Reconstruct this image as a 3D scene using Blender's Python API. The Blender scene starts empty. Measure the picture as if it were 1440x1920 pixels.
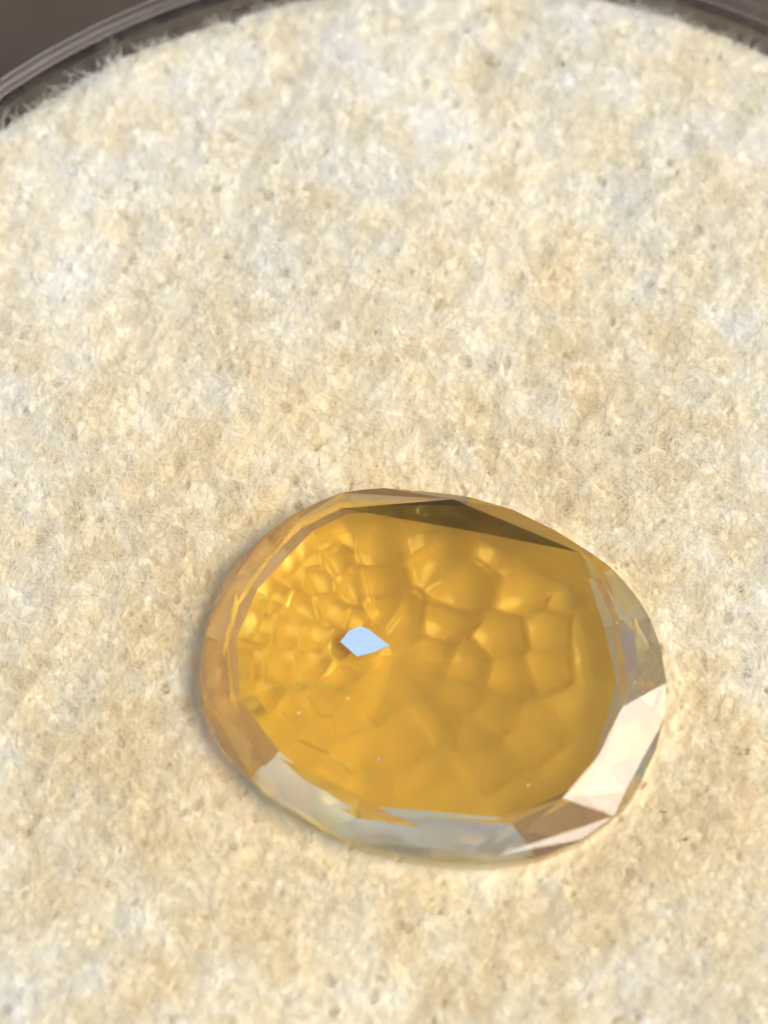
import bpy, math, random
import numpy as np
from mathutils import Vector, Matrix

random.seed(7)
rng = np.random.default_rng(11)
scene = bpy.context.scene
C = scene.collection
# one Blender unit is one centimetre
scene.unit_settings.scale_length = 0.01

P = {'dome': 0.016, 'skin': [1.0, 0.68, 0.14], 'gn': (0.052, -0.04, 1.0), 'az': 103, 'el': 52, 'ang': 42, 'sun': 1.5, 'zt': 0.095, 'cz': -0.085, 'drop': [0.02, 0.02, 0.0442, 0.0483, 0.06, 0.04, 0.0325, 0.0501, 0.045, 0.02, 0.014, 0.014, 0.02, 0.02, 0.02, 0.02], 'fr0': [0.87, 0.92, 0.9, 0.8255, 0.82, 0.82, 0.82, 0.8, 0.8, 0.8, 0.8, 0.82, 0.83, 0.82, 0.82, 0.86], 'mz': [0.3, 0.2869, 0.3, 0.545, 0.5, 0.3, 0.3, 0.3], 'out': [0.98, 0.96, 0.9], 'brown': [0.84, 0.72, 0.56], 'dark_refl': [0.3, 0.3, 0.28], 'pav': [0.97, 0.76, 0.17], 'crown': [0.99, 0.98, 0.96], 'ior': 1.75, 'dif': 0.38, 'skin_pale': [0.8, 0.93, 1.0], 'skin_brown': [0.5, 0.34, 0.15], 'dif_out': 0.18}
# ---------------------------------------------------------------- camera
TILT = math.radians(20.0)
DIST = 9.0
VIEW_H = 1.835                      # height of the picture on the pad, cm
FOV = 2 * math.atan(VIEW_H / 2 / DIST)
cam_d = bpy.data.cameras.new('camera')
cam = bpy.data.objects.new('camera', cam_d)
C.objects.link(cam)
cam_d.sensor_fit = 'VERTICAL'
cam_d.angle = FOV
cam_d.clip_start = 0.5
cam_d.clip_end = 500.0
cam.location = (0.0, -DIST * math.sin(TILT), DIST * math.cos(TILT))
cam.rotation_euler = (TILT, 0, 0)
cam_d.dof.use_dof = True
cam_d.dof.focus_distance = DIST - 0.02
cam_d.dof.aperture_fstop = 0.44
scene.camera = cam

# ---------------------------------------------------------------- sky and sun
SUN_EL = math.radians(P['el'])
SUN_AZ = math.radians(P['az'])          # clockwise from +Y (picture top)
world = bpy.data.worlds.new('World')
scene.world = world
world.use_nodes = True
wn = world.node_tree.nodes
bg = wn['Background']
sky = wn.new('ShaderNodeTexSky')
sky.sky_type = 'NISHITA'
sky.sun_disc = False
sky.sun_elevation = SUN_EL
sky.sun_rotation = SUN_AZ
sky.air_density = 1.0
sky.dust_density = 2.0
world.node_tree.links.new(sky.outputs[0], bg.inputs[0])
bg.inputs[1].default_value = 0.09
sun_d = bpy.data.lights.new('sun', 'SUN')
sun_d.energy = P['sun']
sun_d.angle = math.radians(P['ang'])
sun_d.color = (1.0, 0.95, 0.86)
sun = bpy.data.objects.new('sun', sun_d)
C.objects.link(sun)
sd = Vector((math.sin(SUN_AZ) * math.cos(SUN_EL), math.cos(SUN_AZ) * math.cos(SUN_EL), math.sin(SUN_EL)))
sun.rotation_euler = (-sd).to_track_quat('-Z', 'Y').to_euler()

scene.view_settings.view_transform = 'Standard'
scene.view_settings.look = 'None'
scene.view_settings.exposure = 0.88
scene.view_settings.gamma = 1.0
cy = scene.cycles
cy.max_bounces = 24
cy.transmission_bounces = 20
cy.glossy_bounces = 16
cy.diffuse_bounces = 6
cy.transparent_max_bounces = 16
cy.caustics_reflective = True
cy.caustics_refractive = True
cy.sample_clamp_indirect = 12.0
cy.blur_glossy = 0.2
cy.use_denoising = True

# ---------------------------------------------------------------- helpers
PX = VIEW_H / 1920.0
CAM = np.array(cam.location)
RT = np.array([1.0, 0, 0])
UP = np.array([0, math.cos(TILT), math.sin(TILT)])
FW = np.array([0, math.sin(TILT), -math.cos(TILT)])


def at(px, py, z):
    """picture point (1440x1920) -> place on the level plane z"""
    d = FW * DIST + RT * (px - 720) * PX - UP * (py - 960) * PX
    t = (z - CAM[2]) / d[2]
    p = CAM + d * t
    return Vector((p[0], p[1], z))


def mesh_obj(name, verts, faces, mat, parent=None, smooth=False):
    me = bpy.data.meshes.new(name)
    me.from_pydata([tuple(v) for v in verts], [], faces)
    me.update()
    if smooth:
        me.polygons.foreach_set('use_smooth', [True] * len(me.polygons))
    me.materials.append(mat)
    o = bpy.data.objects.new(name, me)
    C.objects.link(o)
    if parent:
        o.parent = parent
    return o


def empty(name, loc):
    o = bpy.data.objects.new(name, None)
    C.objects.link(o)
    o.location = loc
    return o


def tag(o, label=None, cat=None, group=None, kind=None):
    for k, v in (('label', label), ('category', cat), ('group', group), ('kind', kind)):
        if v:
            o[k] = v
    return o


def new_mat(name):
    m = bpy.data.materials.new(name)
    m.use_nodes = True
    nt = m.node_tree
    return m, nt, nt.nodes['Principled BSDF']


def ramp(nt, stops):
    r = nt.nodes.new('ShaderNodeValToRGB')
    el = r.color_ramp.elements
    while len(el) < len(stops):
        el.new(0.5)
    for e, (p, c) in zip(el, stops):
        e.position = p
        e.color = (*c, 1)
    return r


def spectral(n, beta, seed, lo=1.0, hi=1e9):
    """smooth random n x n field with unit spread"""
    r = np.random.default_rng(seed)
    f = np.fft.fft2(r.standard_normal((n, n)))
    k = np.hypot(*np.meshgrid(np.fft.fftfreq(n) * n, np.fft.fftfreq(n) * n))
    k[0, 0] = 1
    f *= k ** (-beta) * (k >= lo) * np.exp(-(k / hi) ** 2)
    f[0, 0] = 0
    h = np.real(np.fft.ifft2(f))
    return h / h.std()


# ---------------------------------------------------------------- materials
def glass(name, col, rough=0.0, ior=1.55, haze=0.0, skin=None):
    m = bpy.data.materials.new(name)
    m.use_nodes = True
    nt = m.node_tree
    nt.nodes.remove(nt.nodes['Principled BSDF'])
    b = nt.nodes.new('ShaderNodeBsdfGlass')
    b.inputs['Color'].default_value = (*col, 1)
    b.inputs['Roughness'].default_value = rough
    b.inputs['IOR'].default_value = ior
    nt.links.new(b.outputs[0], nt.nodes['Material Output'].inputs['Surface'])
    if haze:
        # a fine matt skin on the polished pavilion facets; its rim colours paint reflections
        d = nt.nodes.new('ShaderNodeBsdfDiffuse')
        d.inputs['Color'].default_value = (*skin, 1)
        mx = nt.nodes.new('ShaderNodeMixShader')
        mx.inputs[0].default_value = haze
        nt.links.new(b.outputs[0], mx.inputs[1])
        nt.links.new(d.outputs[0], mx.inputs[2])
        nt.links.new(mx.outputs[0], nt.nodes['Material Output'].inputs['Surface'])
    return m


M_TABLE = glass('citrine table', (1.0, 0.99, 0.93), ior=1.5)
M_CROWN = glass('citrine crown', P['crown'], ior=P['ior'])
# faint polishing waves on the crown
nt = M_CROWN.node_tree
tc = nt.nodes.new('ShaderNodeTexCoord')
no = nt.nodes.new('ShaderNodeTexNoise')
no.inputs['Scale'].default_value = 16
no.inputs['Detail'].default_value = 4
bu = nt.nodes.new('ShaderNodeBump')
bu.inputs['Strength'].default_value = 0.35
bu.inputs['Distance'].default_value = 0.006
nt.links.new(tc.outputs['Object'], no.inputs['Vector'])
nt.links.new(no.outputs['Fac'], bu.inputs['Height'])
nt.links.new(bu.outputs['Normal'], nt.nodes['Glass BSDF'].inputs['Normal'])
M_GIRDLE = glass('citrine girdle', (0.95, 0.88, 0.70), 0.15)
M_PAV_OUT = glass('citrine rim of pavilion', P['out'], 0.02, haze=P['dif_out'], skin=P['skin_pale'])  # thin pale skin paints glare into the right-hand rim
M_PALE_GLARE = glass('citrine painted pale glare', P['out'], 0.05, haze=0.5, skin=P['skin_pale'])  # pale blue glare of the lower crown painted into the rim colour
M_LEMON_GLINT = glass('citrine painted lemon glint', P['out'], 0.05, haze=0.65, skin=(1.0, 1.0, 0.74))  # bright upper right glint painted as a pale lemon skin
M_BROWN = glass('citrine painted brown reflection', P['brown'], 0.15, haze=0.45, skin=P['skin_brown'])  # brown reflections seen in the crown, painted into the rim tint
M_DARK_REFL = glass('citrine painted dark reflection', P['dark_refl'], 0.0, P['ior'])  # dark reflection in the top star facet, painted as a glass tint
M_PAV = glass('citrine pavilion', P['pav'], 0.12, 1.5, haze=P['dif'], skin=P['skin'])

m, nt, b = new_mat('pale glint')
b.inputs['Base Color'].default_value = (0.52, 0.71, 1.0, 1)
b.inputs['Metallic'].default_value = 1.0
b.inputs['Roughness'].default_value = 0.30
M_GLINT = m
m, nt, b = new_mat('pale speck')
b.inputs['Base Color'].default_value = (0.9, 0.8, 0.6, 1)
M_SPECK = m

# ---------------------------------------------------------------- table top and jar
m, nt, b = new_mat('dark brown wood')
tc = nt.nodes.new('ShaderNodeTexCoord')
no = nt.nodes.new('ShaderNodeTexNoise')
no.inputs['Scale'].default_value = 14
no.inputs['Detail'].default_value = 6
mp = nt.nodes.new('ShaderNodeMapping')
mp.inputs['Scale'].default_value = (1, 0.25, 1)
rp = ramp(nt, [(0.3, (0.085, 0.060, 0.042)), (0.7, (0.115, 0.085, 0.062))])
nt.links.new(tc.outputs['Object'], mp.inputs['Vector'])
nt.links.new(mp.outputs[0], no.inputs['Vector'])
nt.links.new(no.outputs['Fac'], rp.inputs['Fac'])
nt.links.new(rp.outputs[0], b.inputs['Base Color'])
b.inputs['Roughness'].default_value = 0.75
b.inputs['Specular IOR Level'].default_value = 0.15
M_WOOD = m

# circle of the pad from points seen along its far edge
PTS = [(0, 235), (130, 160), (300, 85), (440, 32), (1240, 20), (1330, 55), (1440, 112)]
A, B = [], []
for p in PTS:
    q = at(*p, 0)
    A.append((2 * q.x, 2 * q.y, 1))
    B.append(q.x ** 2 + q.y ** 2)
sol = np.linalg.lstsq(np.array(A), np.array(B), rcond=None)[0]
JC = Vector((sol[0], sol[1], 0))
JR = math.sqrt(sol[2] + sol[0] ** 2 + sol[1] ** 2)
print('jar centre', JC, 'radius', JR)

TABLE_Z = -1.0
mesh_obj('table_top', [(-120, -120, TABLE_Z), (120, -120, TABLE_Z), (120, 120, TABLE_Z), (-120, 120, TABLE_Z)],
         [(0, 1, 2, 3)], M_WOOD)['kind'] = 'structure'

M_ACRYL = glass('clear plastic', (0.96, 0.93, 0.90), 0.28, 1.36)


def lathe(name, prof, mat, parent, seg=256, closed=True):
    n = len(prof)
    vs, fs = [], []
    for s in range(seg):
        a = 2 * math.pi * s / seg
        for r, z in prof:
            vs.append((r * math.cos(a), r * math.sin(a), z))
    for s in range(seg):
        t = (s + 1) % seg
        for i in range(n if closed else n - 1):
            j = (i + 1) % n
            fs.append((s * n + i, t * n + i, t * n + j, s * n + j))
    return mesh_obj(name, vs, fs, mat, parent, smooth=False)


jar = tag(empty('gem_jar', (JC.x, JC.y, TABLE_Z)), 'round clear plastic gem jar holding the white foam pad on the dark table', 'jar')
ri = JR + 0.015
H = -TABLE_Z
wall_prof = [(ri, 0.004), (ri + 0.034, 0.004), (ri + 0.034, H + 0.038), (ri + 0.026, H + 0.046), (ri + 0.006, H + 0.046), (ri, H + 0.038)]
lathe('wall', wall_prof, M_ACRYL, jar)
lip = []
for i in range(14):
    a = 2 * math.pi * i / 14
    lip.append((ri + 0.026 + 0.014 * math.cos(a), H + 0.060 + 0.014 * math.sin(a)))
lathe('rim', lip, M_ACRYL, jar)
lathe('base', [(0.0005, 0.004), (ri - 0.004, 0.004), (ri - 0.004, 0.08), (0.0005, 0.08)], M_ACRYL, jar)

# ---------------------------------------------------------------- gemstone outline
ZT, ZG = P['zt'], 0.055
G_PX = [  # girdle, clockwise in the picture from the top left; main points marked by index below
    (640, 924), (680, 918), (720, 915), (790, 921), (840, 926), (880, 932), (960, 955), (1040, 994),
    (1110, 1038), (1145, 1064), (1172, 1092), (1200, 1128), (1218, 1158), (1238, 1210), (1250, 1280), (1246, 1345),
    (1229, 1405), (1195, 1477), (1178, 1502), (1152, 1530), (1090, 1574), (1010, 1606), (930, 1618), (890, 1619),
    (850, 1617), (750, 1604), (660, 1578), (600, 1549), (530, 1509), (500, 1487), (470, 1458), (412, 1394),
    (386, 1330), (376, 1295), (375, 1262), (385, 1188), (400, 1140), (426, 1080), (455, 1042), (500, 1000), (530, 978), (562, 958), (600, 940)]
T_PX = [(640, 953), (1088, 1036), (1167, 1325), (1055, 1497), (742, 1530), (472, 1396), (428, 1212), (508, 1046)]
# round the table a little between its corners
T_MID = [(890, 997), (1148, 1160), (1122, 1418), (925, 1538), (595, 1453), (440, 1310), (448, 1135), (565, 990)]
M_PX = [(850, 936), (1218, 1210), (1172, 1484), (935, 1603), (532, 1500), (388, 1310), (440, 1084), (560, 974)]
GI = {0: 0, 1: 9, 2: 14, 3: 19, 4: 26, 5: 30, 6: 35, 7: 39}   # girdle point below each table corner
NI = {0: 5, 1: 12, 2: 17, 3: 21, 4: 28, 5: 32, 6: 37, 7: 41}  # girdle point below each M

T = [at(*p, ZT) for p in T_PX]
TMID = [at(*p, ZT) for p in T_MID]
Gz = [at(*p, ZG) for p in G_PX]
n8 = 8
M = [at(*M_PX[i], ZG + (ZT - ZG) * P['mz'][i]) for i in range(n8)]
G = [v.copy() for v in Gz]
G[14] = at(*G_PX[14], 0.070)          # the girdle rides a little higher on the right
G[13] = at(*G_PX[13], 0.062)
G[15] = at(*G_PX[15], 0.062)


def plane_z(a, b, c, p):
    n = (b - a).cross(c - a)
    return a.z - ((p.x - a.x) * n.x + (p.y - a.y) * n.y) / n.z


nG = len(G)
ctr = sum((v for v in Gz), Vector()) / nG
gem = tag(empty('citrine_gemstone', (ctr.x, ctr.y, 0)),
          'faceted oval amber citrine with a large flat table lying on the pale foam pad', 'gemstone')
off = Vector((ctr.x, ctr.y, 0))


def gobj(name, verts, faces, mat):
    # wind every face so that it looks away from the middle of the stone
    mid = Vector((ctr.x, ctr.y, ZG))
    fs = []
    for f in faces:
        p = [Vector(verts[i]) for i in f]
        nrm = Vector((0, 0, 0))
        for i in range(len(p)):
            nrm += (p[i] - p[0]).cross(p[(i + 1) % len(p)] - p[0])
        c = sum(p, Vector()) / len(p)
        fs.append(tuple(f) if nrm.dot(c - mid) > 0 else tuple(reversed(f)))
    return mesh_obj(name, [Vector(v) - off for v in verts], fs, mat, gem)


def span(i, j):
    r = [i]
    while i != j:
        i = (i + 1) % nG
        r.append(i)
    return r


# table, star, kite and girdle facets of the crown
tl = []
for i in range(n8):
    tl += [T[i], TMID[i]]
gobj('table_facet', tl, [tuple(range(16))], M_TABLE)
for i in range(n8):
    j = (i + 1) % n8
    gobj('star_facet', [T[i], TMID[i], T[j], M[i]], [(0, 1, 3), (1, 2, 3)], M_DARK_REFL if i == 0 else M_CROWN)
    gobj('kite_facet', [M[i - 1], T[i], M[i], G[GI[i]]], [(0, 1, 3), (1, 2, 3)], M_CROWN)
    for a, bb in ((GI[i], NI[i]), (NI[i], GI[j])):
        ids = span(a, bb)
        gobj('girdle_facet', [M[i]] + [G[k] for k in ids], [(0, k + 1, k + 2) for k in range(len(ids) - 1)], M_CROWN)
GB = [Vector((v.x, v.y, ZG - 0.016)) for v in G]

# pavilion: sixteen steep flat facets under the girdle, then a shallow hammered middle
CULET = at(738, 1205, ZG)
SECT = 16
COR = []
for i in range(n8):
    COR += [GI[i], NI[i]]
gxy = [Vector((v.x, v.y)) for v in GB]


def outline(a):
    """distance from culet axis to the girdle in direction a"""
    d = Vector((math.cos(a), math.sin(a)))
    best = 0
    for i in range(nG):
        p, q = gxy[i] - CULET.xy, gxy[(i + 1) % nG] - CULET.xy
        e = q - p
        den = d.x * e.y - d.y * e.x
        if abs(den) < 1e-12:
            continue
        t = (p.x * e.y - p.y * e.x) / den
        s = (p.x * d.y - p.y * d.x) / den
        if t > 0 and -1e-6 <= s <= 1 + 1e-6:
            best = max(best, t)
    return best


# drop of each steep facet corner below the girdle, clockwise from the top left
DROP = P['drop']
FR0 = P['fr0']
CZ = P['cz']
cang = [math.atan2(gxy[k].y - CULET.y, gxy[k].x - CULET.x) for k in COR]
for j in range(1, SECT):
    while cang[j] > cang[j - 1]:
        cang[j] -= 2 * math.pi
PV = list(GB)
row0 = []
for j in range(SECT):
    r = (gxy[COR[j]] - CULET.xy).length * FR0[j]
    row0.append(len(PV))
    PV.append(Vector((CULET.x + r * math.cos(cang[j]), CULET.y + r * math.sin(cang[j]), ZG - 0.016 - DROP[j])))
rows = [row0]
# flat steep facets: the girdle edge between two corners rides on the plane of its facet
rim_faces = []
for j in range(SECT):
    ids = span(COR[j], COR[(j + 1) % SECT])
    c0, c1 = PV[row0[j]], PV[row0[(j + 1) % SECT]]
    mid_ = (GB[ids[0]] + GB[ids[-1]]) / 2
    for k in ids[1:-1]:
        PV[k].z = min(ZG - 0.006, max(ZG - 0.035, plane_z(c0, c1, mid_, PV[k])))
    rim_faces.append((ids, row0[j], row0[(j + 1) % SECT]))
gobj('girdle', G + PV[:nG], [(i, (i + 1) % nG, nG + (i + 1) % nG, nG + i) for i in range(nG)], M_GIRDLE)


def sub(name, faces, mat):
    ids = sorted({v for f in faces for v in f})
    mp_ = {v: q for q, v in enumerate(ids)}
    return gobj(name, [PV[v] for v in ids], [tuple(mp_[v] for v in f) for f in faces], mat)


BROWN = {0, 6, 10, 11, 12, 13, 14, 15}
for j, (ids, c0, c1) in enumerate(rim_faces):
    h = len(ids) // 2
    fcs = [(ids[k], ids[k + 1], c0 if k < h else c1) for k in range(len(ids) - 1)]
    fcs.append((ids[h], c1, c0))
    sub('break_facet', fcs, M_PAV if j == 1 else M_BROWN if j in BROWN else (M_LEMON_GLINT if j == 2 else M_PALE_GLARE if j in (7, 8, 9) else M_PAV_OUT))


# the hammered middle: a shallow bowl of rounded pillow facets, each one its own piece
SUBA, SUBR = 30, 120
FIN = []
for j in range(SECT):
    c0, c1 = PV[row0[j]], PV[row0[(j + 1) % SECT]]
    for q in range(SUBA):
        FIN.append(c0.lerp(c1, q / SUBA))
NA = len(FIN)
fin = np.array([tuple(v) for v in FIN])
fs_ = (np.linspace(0.0, 1.0, SUBR + 1)[1:]) ** 0.8
cu = np.array([CULET.x, CULET.y])
gx = cu[0] + (fin[None, :, 0] - cu[0]) * fs_[:, None]
gy = cu[1] + (fin[None, :, 1] - cu[1]) * fs_[:, None]
gz = CZ + (fin[None, :, 2] - CZ) * (fs_[:, None] ** 1.12)
cen = []
for f, n_c, ph in ((0.93, 22, 0.0), (0.73, 17, 0.1), (0.53, 13, 0.25), (0.35, 9, 0.0), (0.17, 6, 0.3)):
    for i in range(n_c):
        u_ = ((i + ph + rng.uniform(-0.16, 0.16)) / n_c) % 1.0 * NA
        p_ = fin[int(u_) % NA]
        ff = f * (1 + rng.uniform(-0.05, 0.05))
        cen.append((cu[0] + (p_[0] - cu[0]) * ff, cu[1] + (p_[1] - cu[1]) * ff))
cen = np.array(cen)
ex, ey = gx[..., None] - cen[:, 0], gy[..., None] - cen[:, 1]
cr = cen - cu
cr = cr / np.linalg.norm(cr, axis=1)[:, None]
er = ex * cr[:, 0] + ey * cr[:, 1]
d2 = (ex ** 2 + ey ** 2) - 0.45 * er ** 2          # cells are drawn out towards the girdle
RC = 0.052
ga = np.arctan2(gy - cu[1], gx - cu[0])
fade = np.clip((1 - fs_) / 0.10, 0, 1)[:, None] * np.clip((fs_ - 0.06) / 0.25, 0.1, 1)[:, None]
# the hammering fades towards the bottom of the stone
fade = fade * (1 - 0.62 * np.clip((np.cos(ga - math.radians(-85)) - 0.10) / 0.45, 0, 1))
own = d2.argmin(-1)
rad = np.stack([np.cos(ga), np.sin(ga)], -1)
dr = (gx - cen[own, 0]) * rad[..., 0] + (gy - cen[own, 1]) * rad[..., 1]
dd = d2.min(-1)
# every pillow leans outwards a little, like an overlapping scale
pil = 1 - np.minimum(dd / RC ** 2, 1.6) + 0.40 * np.clip(dr / RC, -1, 1)
for it in range(1):                                # the polish has rounded the creases
    k_ = 2
    pp = np.pad(pil, ((k_, k_), (0, 0)), mode='edge')
    pil = sum(pp[i:i + SUBR] for i in range(2 * k_ + 1)) / (2 * k_ + 1)
    pil = sum(np.roll(pil, i, 1) for i in range(-2, 3)) / 5
gz = gz - P['dome'] * pil * fade
grid = np.stack([gx, gy, gz], -1)
GV = [Vector(tuple(p)) for p in grid.reshape(-1, 3)] + [Vector((CULET.x, CULET.y, float(gz[0].mean())))]
cells = {}
for r in range(SUBR):
    for q in range(NA):
        q2 = (q + 1) % NA
        if r == 0:
            f_ = (q, q2, len(GV) - 1)
        else:
            f_ = ((r - 1) * NA + q, (r - 1) * NA + q2, r * NA + q2, r * NA + q)
        o_ = int(own[r, q])
        cells.setdefault(o_, []).append(f_)
for o_, fcs in cells.items():
    ids = sorted({v for f in fcs for v in f})
    mp_ = {v: q for q, v in enumerate(ids)}
    ob = gobj('pavilion_facet', [GV[v] for v in ids], [tuple(mp_[v] for v in f) for f in fcs], M_PAV)
    ob.data.polygons.foreach_set('use_smooth', [True] * len(ob.data.polygons))

# added blue metal plate painting a sky glint inside the stone, and a pinprick inclusion
gl = [(638, 1203), (655, 1182), (678, 1174), (692, 1180), (730, 1209), (700, 1222), (670, 1230)]
ZC = -0.036
gp = [at(p[0], p[1] + 16, ZC) for p in gl]
gc = sum(gp, Vector()) / len(gp)
gn = Vector(P['gn']).normalized()
gv = []
for lift in (0.0, -0.004):
    for v in gp:
        d = v - gc
        gv.append(Vector((v.x, v.y, ZC + lift - (gn.x * d.x + gn.y * d.y) / gn.z)))
ng = len(gl)
o = mesh_obj('glint_plate', [v - off for v in gv], [tuple(range(ng)), tuple(reversed(range(ng, 2 * ng)))] +
             [(i, (i + 1) % ng, ng + (i + 1) % ng, ng + i) for i in range(ng)], M_GLINT, gem)
o['label'] = 'small pale blue diamond-shaped glint'
for px_s, py_s, r_s in ((709, 1431, 0.0045), (652, 1318, 0.003), (990, 1480, 0.003), (560, 1345, 0.003)):
    c = at(px_s, py_s, 0.02)
    vs = []
    for i in range(6):
        vs.append(c + Vector((math.cos(i * 1.047) * r_s * random.uniform(.7, 1.2), math.sin(i * 1.047) * r_s * random.uniform(.7, 1.2), 0)))
    vs += [c + Vector((0, 0, r_s * .7)), c - Vector((0, 0, r_s * .7))]
    mesh_obj('inclusion', [v - off for v in vs], [(i, (i + 1) % 6, 6) for i in range(6)] + [((i + 1) % 6, i, 7) for i in range(6)], M_SPECK, gem)

# ---------------------------------------------------------------- foam pad
N = 1024
HALF = 1.5
ax = np.linspace(-HALF, HALF, N)
cxp, cyp = ctr.x, ctr.y
X, Y = np.meshgrid(ax + cxp, ax + cyp)


def field_at(F, x, y):
    ii = np.clip(((y - cyp + HALF) / (2 * HALF) * (N - 1)), 0, N - 1).astype(int)
    jj = np.clip(((x - cxp + HALF) / (2 * HALF) * (N - 1)), 0, N - 1).astype(int)
    return F[ii, jj]


big = spectral(N, 1.6, 1, 3, 40)
mid = spectral(N, 1.0, 2, 22, 110)
fine = spectral(N, 0.6, 3, 60, 380)
hgt = 0.0050 * big + 0.0023 * mid + 0.0007 * fine
# pores
pore = np.clip(spectral(N, 0.4, 5, 30, 120) - 1.7, 0, 1.5)
hgt -= 0.012 * pore
# gem polar coordinates
ang = np.arctan2(Y - CULET.y, X - CULET.x)
tab = np.array([outline(a) for a in np.linspace(-math.pi, math.pi, 721)])
rho = np.hypot(X - CULET.x, Y - CULET.y) / np.interp(ang, np.linspace(-math.pi, math.pi, 721), tab)
ca = np.array(cang)[::-1]
ca3 = np.concatenate([ca - 2 * math.pi, ca, ca + 2 * math.pi])
fr_a = np.interp(ang, ca3, np.tile(np.array(FR0)[::-1], 3))
dr_a = np.interp(ang, ca3, np.tile(np.array(DROP)[::-1], 3))
zr = ZG - 0.016 - dr_a
bowl = np.where(rho < fr_a, CZ + (zr - CZ) * np.clip(rho / fr_a, 0, 1), zr + dr_a * np.clip((rho - fr_a) / (1 - fr_a), 0, 1)) - 0.032
bowl = np.where(rho < 1, np.minimum(bowl, 0.035), (0.056 + 0.022 * np.clip(np.cos(ang - math.radians(185)), 0, 1)) * np.exp(-((rho - 1) / 0.42) ** 2))
inside = np.clip((1.05 - rho) / 0.1, 0, 1)
hz = hgt * (1 - 0.93 * inside) + np.where(rho < 1.0, np.minimum(bowl - 0.004, 0.02), 0.0)
# the pad falls away at the jar wall
rj = np.hypot(X - JC.x, Y - JC.y)
edge = np.clip((rj - (JR - 0.045)) / 0.06, 0, 3)
hz = hz - 0.03 * edge ** 2
keep = rj < JR + 0.008
idx = -np.ones((N, N), int)
vid = np.nonzero(keep)
idx[vid] = np.arange(len(vid[0]))
verts = np.stack([X[vid], Y[vid], hz[vid]], 1)
q = np.stack([idx[:-1, :-1], idx[:-1, 1:], idx[1:, 1:], idx[1:, :-1]], -1).reshape(-1, 4)
q = q[(q >= 0).all(1)]
pme = bpy.data.meshes.new('foam_pad')
pme.vertices.add(len(verts)); pme.vertices.foreach_set('co', verts.ravel())
pme.loops.add(q.size); pme.loops.foreach_set('vertex_index', q.ravel().astype(np.int32))
pme.polygons.add(len(q)); pme.polygons.foreach_set('loop_start', np.arange(0, q.size, 4, dtype=np.int32))
pme.update(calc_edges=True)
pme.polygons.foreach_set('use_smooth', np.ones(len(q), bool))
def foam_mat(name, tan, mid_c, white, rough):
    """cream wool: whiter tufts and tan patches in an irregular mottle, an amber glow painted round the middle"""
    m, nt, b = new_mat(name)
    tc = nt.nodes.new('ShaderNodeTexCoord')
    n1 = nt.nodes.new('ShaderNodeTexNoise')
    n1.inputs['Scale'].default_value = 7.5
    n1.inputs['Detail'].default_value = 6
    n1.inputs['Roughness'].default_value = 0.62
    n2 = nt.nodes.new('ShaderNodeTexNoise')
    n2.inputs['Scale'].default_value = 1.1
    n2.inputs['Detail'].default_value = 3
    mp = nt.nodes.new('ShaderNodeMapping')
    mp.inputs['Location'].default_value = MOTTLE_GLOW_LOC
    mx = nt.nodes.new('ShaderNodeMath')
    mx.operation = 'MULTIPLY_ADD'
    mx.inputs[1].default_value = 0.55
    # amber glow round the stone, painted into the foam colour with a wavy edge
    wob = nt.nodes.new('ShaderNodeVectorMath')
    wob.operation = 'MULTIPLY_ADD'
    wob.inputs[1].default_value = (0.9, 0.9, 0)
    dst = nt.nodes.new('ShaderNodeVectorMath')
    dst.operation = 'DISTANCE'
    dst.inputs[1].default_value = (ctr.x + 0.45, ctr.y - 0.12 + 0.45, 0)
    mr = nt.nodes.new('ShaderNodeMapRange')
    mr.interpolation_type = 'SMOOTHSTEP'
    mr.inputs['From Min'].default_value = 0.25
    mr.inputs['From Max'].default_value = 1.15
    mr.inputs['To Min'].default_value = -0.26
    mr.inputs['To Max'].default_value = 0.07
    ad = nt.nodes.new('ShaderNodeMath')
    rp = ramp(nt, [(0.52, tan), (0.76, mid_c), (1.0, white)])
    nt.links.new(tc.outputs['Object'], n1.inputs['Vector'])
    nt.links.new(tc.outputs['Object'], mp.inputs['Vector'])
    nt.links.new(mp.outputs[0], n2.inputs['Vector'])
    nt.links.new(n2.outputs['Fac'], mx.inputs[0])
    nt.links.new(n1.outputs['Fac'], mx.inputs[2])
    nt.links.new(n2.outputs['Color'], wob.inputs[0])
    nt.links.new(tc.outputs['Object'], wob.inputs[2])
    nt.links.new(wob.outputs[0], dst.inputs[0])
    nt.links.new(dst.outputs['Value'], mr.inputs['Value'])
    nt.links.new(mx.outputs[0], ad.inputs[0])
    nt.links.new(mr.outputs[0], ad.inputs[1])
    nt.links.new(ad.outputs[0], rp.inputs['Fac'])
    nt.links.new(rp.outputs[0], b.inputs['Base Color'])
    b.inputs['Roughness'].default_value = rough
    b.inputs['Specular IOR Level'].default_value = 0.1
    return m


MOTTLE_GLOW_LOC = (3.1, 1.7, 0)
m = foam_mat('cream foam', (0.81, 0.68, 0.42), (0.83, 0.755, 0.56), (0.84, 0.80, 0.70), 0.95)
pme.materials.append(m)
pad = bpy.data.objects.new('foam_pad', pme)
C.objects.link(pad)
tag(pad, 'fuzzy cream white foam pad filling the round jar under the gemstone', 'foam pad')

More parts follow.
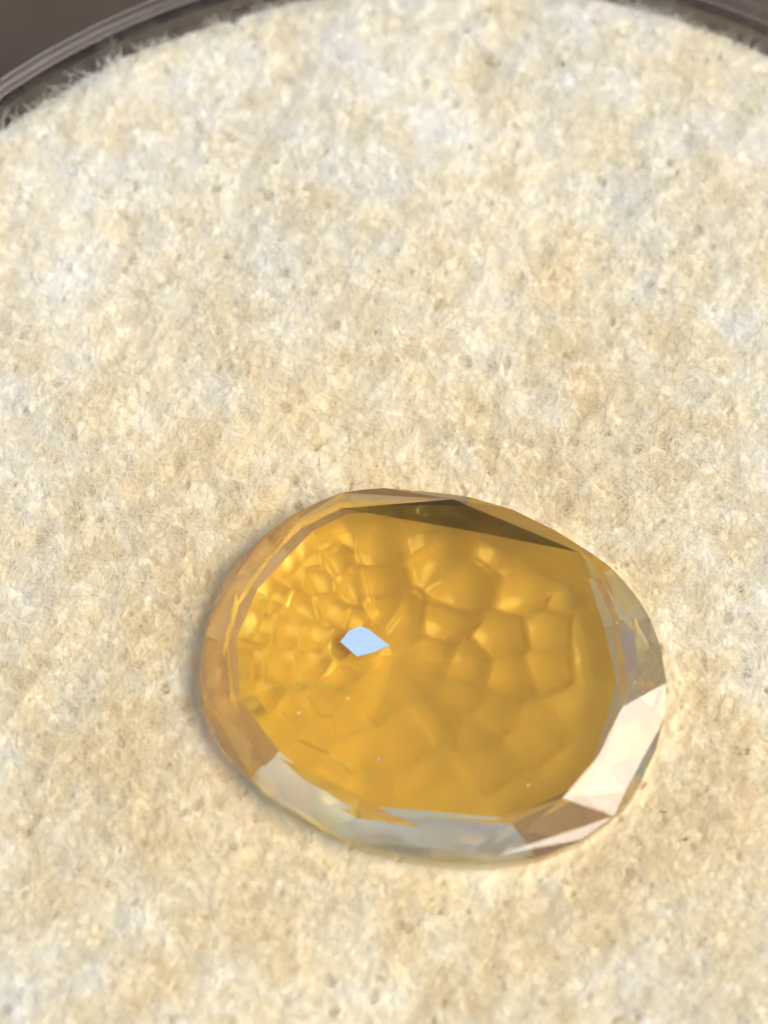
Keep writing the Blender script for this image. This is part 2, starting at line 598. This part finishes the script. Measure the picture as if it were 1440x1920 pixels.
# fibres
NF = 330000
PTSF = 6
x0 = rng.uniform(cxp - 1.0, cxp + 1.0, NF)
y0 = rng.uniform(cyp - 1.0, cyp + 1.35, NF)
z0 = field_at(hz, x0, y0)
wt = field_at(big * 0.5 + mid * 0.6 + 0.6 * fine, x0, y0)
rr = field_at(rho, x0, y0)
ok = (rr > 1.05) & (np.hypot(x0 - JC.x, y0 - JC.y) < JR - 0.008) & (rng.uniform(size=NF) < 1 / (1 + np.exp(-1.6 * wt)) + 0.15)
x0, y0, z0 = x0[ok], y0[ok], z0[ok]
nf = len(x0)
L = rng.uniform(0.02, 0.10, nf)
th = rng.uniform(0, 2 * np.pi, nf)
rise = rng.uniform(-0.1, 0.5, nf)
curl = rng.normal(0, 0.22, nf)
co = np.zeros((nf, PTSF, 3))
px_, py_, pz_ = x0.copy(), y0.copy(), z0 - 0.002
for k in range(PTSF):
    co[:, k, 0], co[:, k, 1], co[:, k, 2] = px_, py_, pz_
    st = L / (PTSF - 1)
    px_ = px_ + np.cos(th) * st * np.cos(rise)
    py_ = py_ + np.sin(th) * st * np.cos(rise)
    pz_ = pz_ + np.sin(rise) * st
    th = th + curl + rng.normal(0, 0.25, nf)
    rise = rise - rng.uniform(0.0, 0.35, nf)
tipr = field_at(rho, co[:, -1, 0], co[:, -1, 1])
g2 = tipr > 1.01
co = co[g2]
nf = len(co)
cd = bpy.data.hair_curves.new('fibre')
cd.add_curves([PTSF] * nf)
cd.points.foreach_set('position', co.ravel())
rad = np.repeat(rng.uniform(0.0002, 0.00042, nf)[:, None], PTSF, 1) * np.linspace(1, 0.5, PTSF)
ra = cd.attributes.get('radius') or cd.attributes.new('radius', 'FLOAT', 'POINT')
ra.data.foreach_set('value', rad.ravel())
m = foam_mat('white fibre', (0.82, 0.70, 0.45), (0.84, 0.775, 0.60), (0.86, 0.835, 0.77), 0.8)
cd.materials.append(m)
fb = bpy.data.objects.new('fibre', cd)
C.objects.link(fb)
fb.parent = pad
fb['kind'] = 'stuff'

# dark bits of lint lying on the pad
m, nt, b = new_mat('dark lint')
b.inputs['Base Color'].default_value = (0.16, 0.13, 0.07, 1)
b.inputs['Roughness'].default_value = 0.9
M_LINT = m
LINT = [
    (1056, 120, 0.0060, 0.011, 75, 'rounder dark lint speck near the top of the foam pad, below the jar rim'),
    (1352, 106, 0.0035, 0.019, 78, 'thin dark lint sliver on the foam pad beside the jar rim at the top right'),
    (1244, 1523, 0.0045, 0.014, -8, 'dark lint speck on the foam just right of the lower right gemstone edge'),
    (1286, 1574, 0.0055, 0.010, 40, 'olive brown lint speck farther out from the lower right edge of the gemstone'),
    (1322, 1761, 0.0040, 0.006, 20, 'tiny dark lint dot in the lower right corner of the foam pad'),
]
for px_s, py_s, w_, l_, deg, lab in LINT:
    c = at(px_s, py_s, 0.0)
    c.z = float(field_at(hz, np.array([c.x]), np.array([c.y]))[0]) + 0.012
    c = at(px_s, py_s, c.z)
    vs, fs = [], []
    n_ = 7
    u_ = Vector((math.cos(math.radians(deg)), math.sin(math.radians(deg)), 0.1))
    w_d = Vector((-u_.y, u_.x, 0))
    for i in range(n_):
        t_ = i / (n_ - 1) * 2 - 1
        rr_ = w_ * (1 - t_ * t_ * 0.8) * random.uniform(0.6, 1.0) * 0.6
        cc = u_ * (t_ * l_ * 0.5) + w_d * (0.25 * l_ * t_ * t_ * random.uniform(0.6, 1))
        for k in range(6):
            a_ = k * math.pi / 3
            vs.append(cc + w_d * (rr_ * math.cos(a_)) + Vector((0, 0, rr_ * math.sin(a_))))
    for i in range(n_ - 1):
        for k in range(6):
            fs.append((i * 6 + k, i * 6 + (k + 1) % 6, (i + 1) * 6 + (k + 1) % 6, (i + 1) * 6 + k))
    fs += [tuple(reversed(range(6))), tuple(range((n_ - 1) * 6, n_ * 6))]
    o = mesh_obj('lint_speck', vs, fs, M_LINT, None, smooth=True)
    o.location = c
    tag(o, lab, 'lint', 'dark lint specks on the foam pad')
